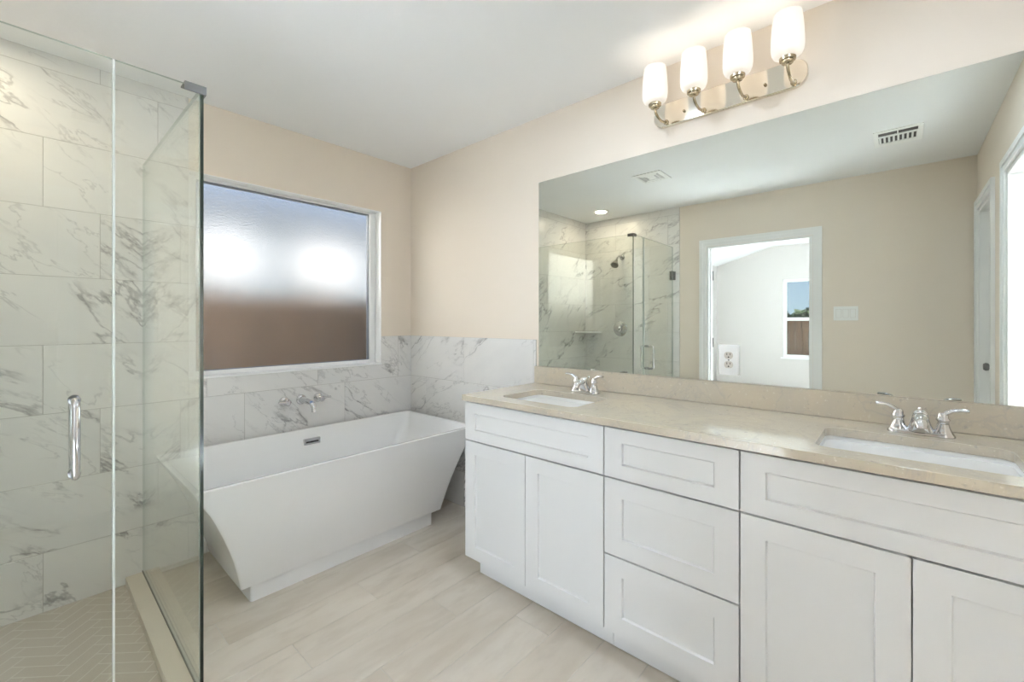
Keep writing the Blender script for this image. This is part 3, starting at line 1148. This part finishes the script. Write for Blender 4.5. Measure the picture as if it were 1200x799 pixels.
# ------------------------------------------------------------------ undermount sinks and their faucets
def make_sink(y, label):
    s = thing('undermount_sink', label, 'sink', (SX, y, 0.73), 'undermount vanity sinks')
    mb = MB()
    hx, hy = SHX + 0.004, SHY + 0.004
    L_ = [rrect(0, 0, hx + 0.022, hy + 0.022, 0.05, 0.128, 6), rrect(0, 0, hx + 0.022, hy + 0.022, 0.05, 0.1415, 6), rrect(0, 0, hx, hy, SR, 0.1415, 6),
          rrect(0, 0, hx - 0.004, hy - 0.004, SR, 0.132, 6), rrect(0, 0, hx - 0.014, hy - 0.02, 0.045, 0.06, 6), rrect(0, 0, hx - 0.025, hy - 0.035, 0.05, 0.025, 6),
          rrect(0, 0, hx - 0.05, hy - 0.07, 0.05, 0.010, 6), rrect(0, 0, 0.03, 0.03, 0.0299, 0.004, 6)]
    mb.loft(L_)
    mb.build('basin', M['ceramic'], s, smooth_ang=50)
    mb = MB(); mb.lathe([(0.024, 0.0045), (0.024, 0.008), (0.019, 0.010), (0.0005, 0.011)], (0, 0, 0), 'Z', 24)
    mb.build('drain', M['chrome'], s, smooth_ang=40)
    return s


sk = make_sink(SINKS[0], 'white rectangular undermount sink at the tub end of the countertop')
dup(sk, (SX, SINKS[1], 0.73), 'white rectangular undermount sink at the near end of the countertop')


def make_faucet(loc, label):
    f = thing('sink_faucet', label, 'faucet', loc, 'chrome centerset sink faucets')
    mb = MB()
    mb.loft([rrect(0, 0, 0.027, 0.079, 0.0265, 0.0004, 8), rrect(0, 0, 0.027, 0.079, 0.0265, 0.006, 8), rrect(0, 0, 0.023, 0.075, 0.0225, 0.012, 8)])
    mb.build('base_plate', M['chrome'], f, smooth_ang=40)
    for sg in (1, -1):
        yb = sg * 0.051
        mb = MB()
        mb.lathe([(0.0235, 0.011), (0.0225, 0.016), (0.018, 0.024), (0.0145, 0.036), (0.0135, 0.046), (0.0165, 0.050), (0.0165, 0.054), (0.013, 0.058), (0.0125, 0.066), (0.009, 0.073), (0.0005, 0.075)], (0, yb, 0), 'Z', 26)
        h = mb.build('handle', M['chrome'], f, smooth_ang=45)
        mb = MB()
        mb.tube([(0, yb, 0.064), (-0.002, yb + sg * 0.010, 0.075), (-0.006, yb + sg * 0.022, 0.083), (-0.010, yb + sg * 0.038, 0.087), (-0.013, yb + sg * 0.056, 0.087)],
                [(0.0085, 0.007), (0.009, 0.0065), (0.009, 0.006), (0.0095, 0.0055), (0.010, 0.005)], 14)
        mb.build('lever', M['chrome'], h, smooth_ang=50)
    mb = MB()
    # spout: broad tapering body, then a short arched nose over the bowl
    mb.loft([rrect(cx, 0, a, b, min(a, b) * 0.9, z, 6) for z, cx, a, b in ((0.010, -0.004, 0.026, 0.035), (0.02, -0.006, 0.026, 0.030), (0.035, -0.010, 0.025, 0.0245), (0.050, -0.013, 0.024, 0.0205), (0.063, -0.014, 0.0215, 0.0185), (0.072, -0.013, 0.017, 0.015), (0.077, -0.011, 0.009, 0.008))])
    mb.tube([(-0.010, 0, 0.052), (-0.030, 0, 0.056), (-0.050, 0, 0.055), (-0.068, 0, 0.050), (-0.079, 0, 0.042), (-0.082, 0, 0.032)], [(0.018, 0.016), (0.018, 0.015), (0.0175, 0.0145), (0.0165, 0.0135), (0.015, 0.013), (0.013, 0.012)], 22)
    mb.build('spout', M['chrome'], f, smooth_ang=50)
    mb = MB()
    mb.tube([(0.034, 0, 0.001), (0.034, 0, 0.068)], 0.0024, 10)
    mb.lathe([(0.003, 0.066), (0.0055, 0.069), (0.0062, 0.074), (0.004, 0.078), (0.0005, 0.0795)], (0.034, 0, 0), 'Z', 16)
    mb.build('popup_rod', M['chrome'], f, smooth_ang=50)
    return f


fc = make_faucet((-0.118, -1.635, 0.9), 'chrome two-handle faucet behind the sink at the tub end')
dup(fc, (-0.118, -2.857, 0.9), 'chrome two-handle faucet behind the near sink')

# ------------------------------------------------------------------ mirror and the outlet set into it
mb = MB()
fs = mb.box((-0.0055, YF + 0.001, 0.9985), (-0.0005, -1.2515, 2.060))
mir = mb.build('wall_mirror', [M['mirror'], M['edgel']])
for p in mir.data.polygons:
    p.material_index = 0 if p.normal.x < -0.5 else 1
tag(mir, 'large frameless mirror filling the wall above the vanity backsplash', 'mirror')

ot = thing('wall_outlet', 'white duplex outlet plate set into the lower part of the mirror', 'outlet', (-0.0056, -2.272, 1.0915))
mb = MB()
hy, hz = 0.0395, 0.0645
mb.loft([rrect(0, 0, hy, hz, 0.003, -0.0001, 3, 'YZ'), rrect(0, 0, hy, hz, 0.003, -0.003, 3, 'YZ'), rrect(0, 0, hy - 0.003, hz - 0.003, 0.003, -0.006, 3, 'YZ')])
mb.build('cover_plate', M['plastic'], ot, smooth_ang=30)
for z in (0.0195, -0.0195):
    mb = MB()
    lp = []
    for x in (-0.0055, -0.0085):
        pts = []
        for k in range(24):
            a = 2 * PI * k / 24
            pts.append((x, 0.0172 * math.cos(a), z + max(-0.0142, min(0.0142, 0.0172 * math.sin(a)))))
        lp.append(pts)
    mb.loft(lp)
    rc = mb.build('receptacle', M['ivory'], ot)
    mb = MB()
    mb.box((-0.0092, 0.005, z + 0.001), (-0.0083, 0.0075, z + 0.0095)); mb.box((-0.0092, -0.0075, z + 0.001), (-0.0083, -0.005, z + 0.0095))
    mb.lathe([(0.003, 0.0083), (0.003, 0.0092)], (0, 0, z - 0.007), '-X', 12)
    mb.build('slots', M['slot'], rc)
mb = MB(); mb.lathe([(0.0032, 0.0055), (0.0032, 0.0068), (0.001, 0.0074)], (0, 0, 0), '-X', 14)
mb.build('screw', M['clamp'], ot)

# ------------------------------------------------------------------ vanity light
vl = thing('vanity_light', 'four-shade nickel vanity light mounted on the wall above the mirror', 'lamp', (0, -2.25, 2.20))
mb = MB()
pz = 2.207
mb.loft([rrect(-2.250, pz, 0.302, 0.053, 0.045, -0.0005, 10, 'YZ'), rrect(-2.250, pz, 0.302, 0.053, 0.045, -0.016, 10, 'YZ'), rrect(-2.250, pz, 0.299, 0.050, 0.043, -0.020, 10, 'YZ')])
part(mb, 'back_plate', M['plate'], vl, smooth_ang=35)
SH = (-2.008, -2.174, -2.340, -2.506)
SXC = -0.145
for y in SH:
    mb = MB()
    mb.tube([(-0.018, y, 2.172), (-0.045, y, 2.164), (-0.080, y, 2.158), (-0.112, y, 2.162), (-0.135, y, 2.172), (SXC, y, 2.186), (SXC, y, 2.200)], 0.0055, 12)
    mb.lathe([(0.011, 0.018), (0.011, 0.024), (0.007, 0.028)], (0, y, 2.172), '-X', 16)
    arm = part(mb, 'arm', M['nickel'], vl, smooth_ang=50)
    mb = MB()
    mb.lathe([(0.006, 2.187), (0.018, 2.190), (0.020, 2.194), (0.020, 2.198), (0.026, 2.200), (0.027, 2.209), (0.024, 2.212), (0.012, 2.213)], (SXC, y, 0), 'Z', 28)
    part(mb, 'socket_cup', M['nickel'], vl, smooth_ang=40)
    mb = MB()
    pr = [(0.022, 2.2125), (0.036, 2.214), (0.046, 2.220), (0.051, 2.232), (0.053, 2.250), (0.0525, 2.28), (0.051, 2.31), (0.0485, 2.34), (0.046, 2.362), (0.0455, 2.366), (0.0435, 2.366), (0.044, 2.36), (0.0465, 2.34), (0.049, 2.31), (0.0505, 2.28), (0.051, 2.25), (0.049, 2.234), (0.044, 2.223), (0.034, 2.217), (0.022, 2.2155)]
    mb.lathe(pr, (SXC, y, 0), 'Z', 36, cap0=False, cap1=False)
    part(mb, 'lamp_shade', M['shade'], vl, smooth_ang=60)
    mb = MB()
    mb.lathe([(0.012, 2.214), (0.013, 2.24), (0.018, 2.262), (0.026, 2.285), (0.029, 2.305), (0.024, 2.325), (0.010, 2.334), (0.0005, 2.335)], (SXC, y, 0), 'Z', 24)
    part(mb, 'bulb', M['bulb'], vl, smooth_ang=60)
    light('vanity_bulb', 'POINT', (SXC, y, 2.325), 0.27, (1, 0.90, 0.78), size=0.02)
for y in (-2.09, -2.41):
    mb = MB(); mb.lathe([(0.0055, 0.0195), (0.0055, 0.027), (0.003, 0.030)], (0, y, 2.197), '-X', 14)
    part(mb, 'mounting_knob', M['nickel'], vl, smooth_ang=40)

# ------------------------------------------------------------------ shower glass
GT = 0.010
GZ0, GZ1 = 0.0125, 2.032


def glass_panel(name, label, x0, x1, y0, y1, dark=None, z0=GZ0, z1=GZ1):
    mb = MB(); mb.box((x0, y0, z0), (x1, y1, z1))
    root = thing(name, label, 'glass panel', ((x0 + x1) / 2, (y0 + y1) / 2, z0))
    o = part(mb, 'glass_sheet', [M['glass'], M['edge'], M['edgel']], root)
    thin_x = (x1 - x0) < (y1 - y0)
    for p in o.data.polygons:
        n_ = p.normal
        big = abs(n_.x) > 0.5 if thin_x else abs(n_.y) > 0.5
        p.material_index = 0 if big else (1 if (dark and (n_.x * dark[0] + n_.y * dark[1]) > 0.5) else 2)
    return root


gp = glass_panel('return_glass_panel', 'fixed clear glass panel between shower and tub with dark green front edge', XG - GT / 2, XG + GT / 2, YG - GT / 2, -0.002, (0, -1))
mb = MB()
# corner clamp joining the two panels at the top
mb.box((XG - 0.048, YG - GT / 2 - 0.007, GZ1 - 0.022), (XG + GT / 2 + 0.007, YG - GT / 2 - 0.0005, GZ1 + 0.006))
mb.box((XG + GT / 2 + 0.0005, YG - GT / 2 - 0.0005, GZ1 - 0.022), (XG + GT / 2 + 0.007, YG + 0.045, GZ1 + 0.006))
mb.box((XG - 0.048, YG - GT / 2 - 0.0005, GZ1 + 0.0005), (XG + GT / 2 + 0.0005, YG + 0.045, GZ1 + 0.006))
part(mb, 'corner_clamp', M['clamp'], gp, bevel=0.0012)
mb = MB(); mb.box((XG - 0.007, YG + 0.02, 0.0122), (XG - 0.0052, -0.003, 0.019)); mb.box((XG + 0.0052, YG + 0.02, 0.0122), (XG + 0.007, -0.003, 0.019))
part(mb, 'silicone_bead', plain('dark_bead', (0.16, 0.15, 0.12), 0.6), gp)
fp = glass_panel('front_glass_panel', 'narrow fixed clear glass panel between the shower door and the glass corner', -1.806, XG - GT / 2 - 0.001, YG - GT / 2, YG + GT / 2)
sd = glass_panel('shower_door', 'frameless clear glass shower door with a vertical pull handle', XL + 0.022, -1.812, YG - GT / 2, YG + GT / 2, z0=0.025)
sd['category'] = 'door'
mb = MB()
mb.box((-1.8119, YG - 0.0065, 0.026), (-1.8062, YG + 0.0065, GZ1 - 0.002))
part(mb, 'vinyl_seal', M['seal'], sd)
hx_ = -1.891
hz0, hz1 = 0.822, 1.030
hroot = None
for sg in (-1, 1):
    mb = MB()
    y_g = YG + sg * GT / 2
    yb = YG + sg * 0.058
    pts = [(hx_, y_g + sg * 0.0005, hz1), (hx_, yb - sg * 0.014, hz1), (hx_, yb - sg * 0.004, hz1 - 0.004), (hx_, yb, hz1 - 0.014), (hx_, yb, (hz0 + hz1) / 2), (hx_, yb, hz0 + 0.014), (hx_, yb - sg * 0.004, hz0 + 0.004), (hx_, yb - sg * 0.014, hz0), (hx_, y_g + sg * 0.0005, hz0)]
    mb.tube(pts, 0.0095, 18)
    hd = part(mb, 'pull_handle', M['chrome'], sd, smooth_ang=50)
    mb = MB()
    for z in (hz0, hz1):
        mb.lathe([(0.0135, 0.0003), (0.0135, 0.004), (0.0105, 0.006)], (hx_, y_g, z), 'Y' if sg > 0 else '-Y', 20)
    o = mb.build('washer', M['clamp'], hd, smooth_ang=40)
for z in (1.735, 0.30):
    mb = MB()
    mb.box((XL + 0.0085, YG - 0.03, z - 0.045), (XL + 0.014, YG + 0.03, z + 0.045))
    mb.box((XL + 0.014, YG - 0.013, z - 0.045), (XL + 0.028, YG + 0.013, z + 0.045))
    mb.box((XL + 0.024, YG - 0.0125, z - 0.045), (XL + 0.072, YG - 0.0055, z + 0.045)); mb.box((XL + 0.024, YG + 0.0055, z - 0.045), (XL + 0.072, YG + 0.0125, z + 0.045))
    part(mb, 'hinge', M['darkmetal'], sd, bevel=0.0015)

# ------------------------------------------------------------------ shower fittings on the left wall (seen in the mirror)
TX = XL + 0.008
sh = thing('wall_shower', 'chrome shower head on a short bent arm high on the shower wall', 'shower head', (TX, -0.485, 1.985))
mb = MB()
mb.lathe([(0.030, 0.0004), (0.030, 0.006), (0.022, 0.012), (0.012, 0.016)], (0, 0, 0), 'X', 26)
mb.build('flange', M['chrome'], sh, smooth_ang=40)
mb = MB()
mb.tube([(0.01, 0, 0), (0.05, 0, 0.008), (0.09, 0, 0.002), (0.115, 0, -0.020), (0.135, 0, -0.045)], 0.0095, 14)
mb.build('shower_arm', M['chrome'], sh, smooth_ang=50)
mb = MB()
ax = Vector((0.62, 0, -0.78)).normalized()
p0 = Vector((0.133, 0, -0.043))
mb.tube([tuple(p0 + ax * d) for d in (0, 0.012, 0.026, 0.032, 0.055, 0.075, 0.083, 0.085)], [0.013, 0.016, 0.016, 0.020, 0.036, 0.043, 0.043, 0.036], 26)
mb.build('spray_head', M['darkmetal'], sh, smooth_ang=40)
sv = thing('shower_valve', 'round chrome shower valve with lever on the shower wall below the head', 'valve', (TX, -0.463, 1.18))
mb = MB(); mb.lathe([(0.085, 0.0004), (0.085, 0.005), (0.078, 0.012), (0.040, 0.016), (0.034, 0.018)], (0, 0, 0), 'X', 36)
mb.build('escutcheon', M['chrome'], sv, smooth_ang=40)
mb = MB(); mb.lathe([(0.032, 0.014), (0.030, 0.045), (0.024, 0.056), (0.0005, 0.058)], (0, 0, 0), 'X', 26)
mb.tube([(0.042, 0, 0), (0.050, -0.03, 0.045), (0.055, -0.05, 0.075)], [0.010, 0.008, 0.007], 12)
mb.build('handle', M['chrome'], sv, smooth_ang=45)
# corner shelf
mb = MB()
cx0, cy0 = TX + 0.0005, -0.0005
out = [(cx0, cy0)] + [(cx0 + 0.225 * math.cos(a), cy0 - 0.225 * math.sin(a)) for a in [PI / 2 * k / 10 for k in range(11)]]
mb.loft([[(p[0], p[1], z) for p in out] for z in (1.130, 1.150)])
tag(mb.build('corner_shelf', M['ceramic'], bevel=0.002), 'quarter-round white shelf in the corner of the shower', 'shelf')

# ------------------------------------------------------------------ switches, vents, recessed light
sw = thing('light_switch', 'white three-gang switch plate beside the bedroom doorway', 'switch', (XL + 0.0004, -2.487, 1.325))
mb = MB()
mb.loft([rrect(0, 0, 0.081, 0.058, 0.004, 0.0, 3, 'YZ'), rrect(0, 0, 0.081, 0.058, 0.004, 0.003, 3, 'YZ'), rrect(0, 0, 0.078, 0.055, 0.004, 0.006, 3, 'YZ')])
mb.build('cover_plate', M['plastic'], sw, smooth_ang=30)
for y in (0.046, 0, -0.046):
    mb = MB()
    lo = [[(0.0055, y + dy, z) for dy, z in ((-0.0165, -0.033), (0.0165, -0.033), (0.0165, 0.033), (-0.0165, 0.033))], [(xx, y + dy, z) for dy, z, xx in ((-0.0158, -0.032, 0.007), (0.0158, -0.032, 0.007), (0.0158, 0.032, 0.0105), (-0.0158, 0.032, 0.0105))]]
    mb.loft(lo)
    mb.build('rocker', M['plastic'], sw)
    mb = MB()
    for (ya, yb_, za, zb) in ((-0.0185, -0.0168, -0.035, 0.035), (0.0168, 0.0185, -0.035, 0.035), (-0.0168, 0.0168, 0.0333, 0.035), (-0.0168, 0.0168, -0.035, -0.0333)):
        mb.box((0.0058, y + ya, za), (0.0064, y + yb_, zb))
    mb.build('rocker_surround', M['ivory'], sw)

v1 = thing('ceiling_diffuser', 'square four-way ceiling air diffuser above the tub side of the room', 'vent', (-1.425, -1.305, H))
mb = MB()
hs = 0.118
for (xa, xb, ya, yb_) in ((-hs, hs, -hs, -hs + 0.022), (-hs, hs, hs - 0.022, hs), (-hs, -hs + 0.022, -hs + 0.022, hs - 0.022), (hs - 0.022, hs, -hs + 0.022, hs - 0.022)):
    mb.box((xa, ya, -0.009), (xb, yb_, -0.0005))
mb.build('frame', M['vent'], v1, bevel=0.002)
mb = MB(); mb.box((-hs + 0.022, -hs + 0.022, -0.002), (hs - 0.022, hs - 0.022, -0.0005))
mb.build('duct_opening', plain('grey_duct', (0.55, 0.54, 0.51), 0.8), v1)
mb = MB()
for kk in range(4):
    # the quadrants toward the tub and the end wall stand open, the other two are closed by sloping plates
    R_ = Matrix.Rotation(kk * PI / 2, 3, 'Z')
    bands = [(0.016, 0.030), (0.052, 0.058), (0.084, 0.096)] if kk % 2 == 0 else [(0.016, 0.054), (0.056, 0.096)]
    for o0, o1 in bands:
        q = [Vector((-o0, -o0, -0.010)), Vector((o0, -o0, -0.010)), Vector((o1, -o1, -0.007)), Vector((-o1, -o1, -0.007))]
        lo = [[tuple(R_ @ p) for p in q], [tuple(R_ @ (p + Vector((0, 0, 0.0012)))) for p in q]]
        mb.loft(lo)
mb.box((-0.016, -0.016, -0.010), (0.016, 0.016, -0.006))
mb.build('louvers', M['vent'], v1)

v2 = thing('ceiling_register', 'white ceiling register with dark slots near the end wall', 'vent', (-1.715, -2.806, H))
hx2, hy2 = 0.148, 0.118
mb = MB()
for (xa, xb, ya, yb_) in ((-hx2, hx2, -hy2, -hy2 + 0.025), (-hx2, hx2, hy2 - 0.025, hy2), (-hx2, -hx2 + 0.03, -hy2 + 0.025, hy2 - 0.025), (hx2 - 0.055, hx2, -hy2 + 0.025, hy2 - 0.025)):
    mb.box((xa, ya, -0.008), (xb, yb_, -0.0005))
mb.box((-0.050, -hy2 + 0.025, -0.008), (-0.028, hy2 - 0.025, -0.0005))
mb.build('frame', M['vent'], v2, bevel=0.0015)
mb = MB(); mb.box((-hx2 + 0.03, -hy2 + 0.025, -0.002), (hx2 - 0.055, hy2 - 0.025, -0.0005))
mb.build('duct_opening', M['duct'], v2)
mb = MB()
for k in range(9):
    y = -hy2 + 0.027 + k * 0.0222
    lo = [[(x, y + dy, z) for dy, z in ((0, -0.008), (0.0018, -0.008), (0.0105, -0.0025), (0.0088, -0.0025))] for x in (-0.028, hx2 - 0.055)]
    mb.loft(lo)
for y in (-0.003,):
    mb.box((-hx2 + 0.03, y, -0.008), (-0.05, y + 0.006, -0.002))
mb.build('fins', M['vent'], v2)
v2.rotation_euler.z = PI

rl = thing('recessed_light', 'round recessed light glowing in the ceiling above the shower', 'lamp', (-2.13, -0.43, H))
mb = MB()
mb.lathe([(0.060, -0.0005), (0.085, -0.0005), (0.085, -0.004), (0.078, -0.007), (0.062, -0.006)], (0, 0, 0), 'Z', 36, cap0=False, cap1=False)
mb.build('trim_ring', M['vent'], rl, smooth_ang=40)
mb = MB(); mb.lathe([(0.061, -0.001), (0.061, -0.004), (0.0005, -0.0045)], (0, 0, 0), 'Z', 36)
mb.build('lens', M['can'], rl)
light('shower_can_lamp', 'AREA', (-2.13, -0.43, H - 0.010), 0.95, (1, 0.86, 0.64), size=0.11)
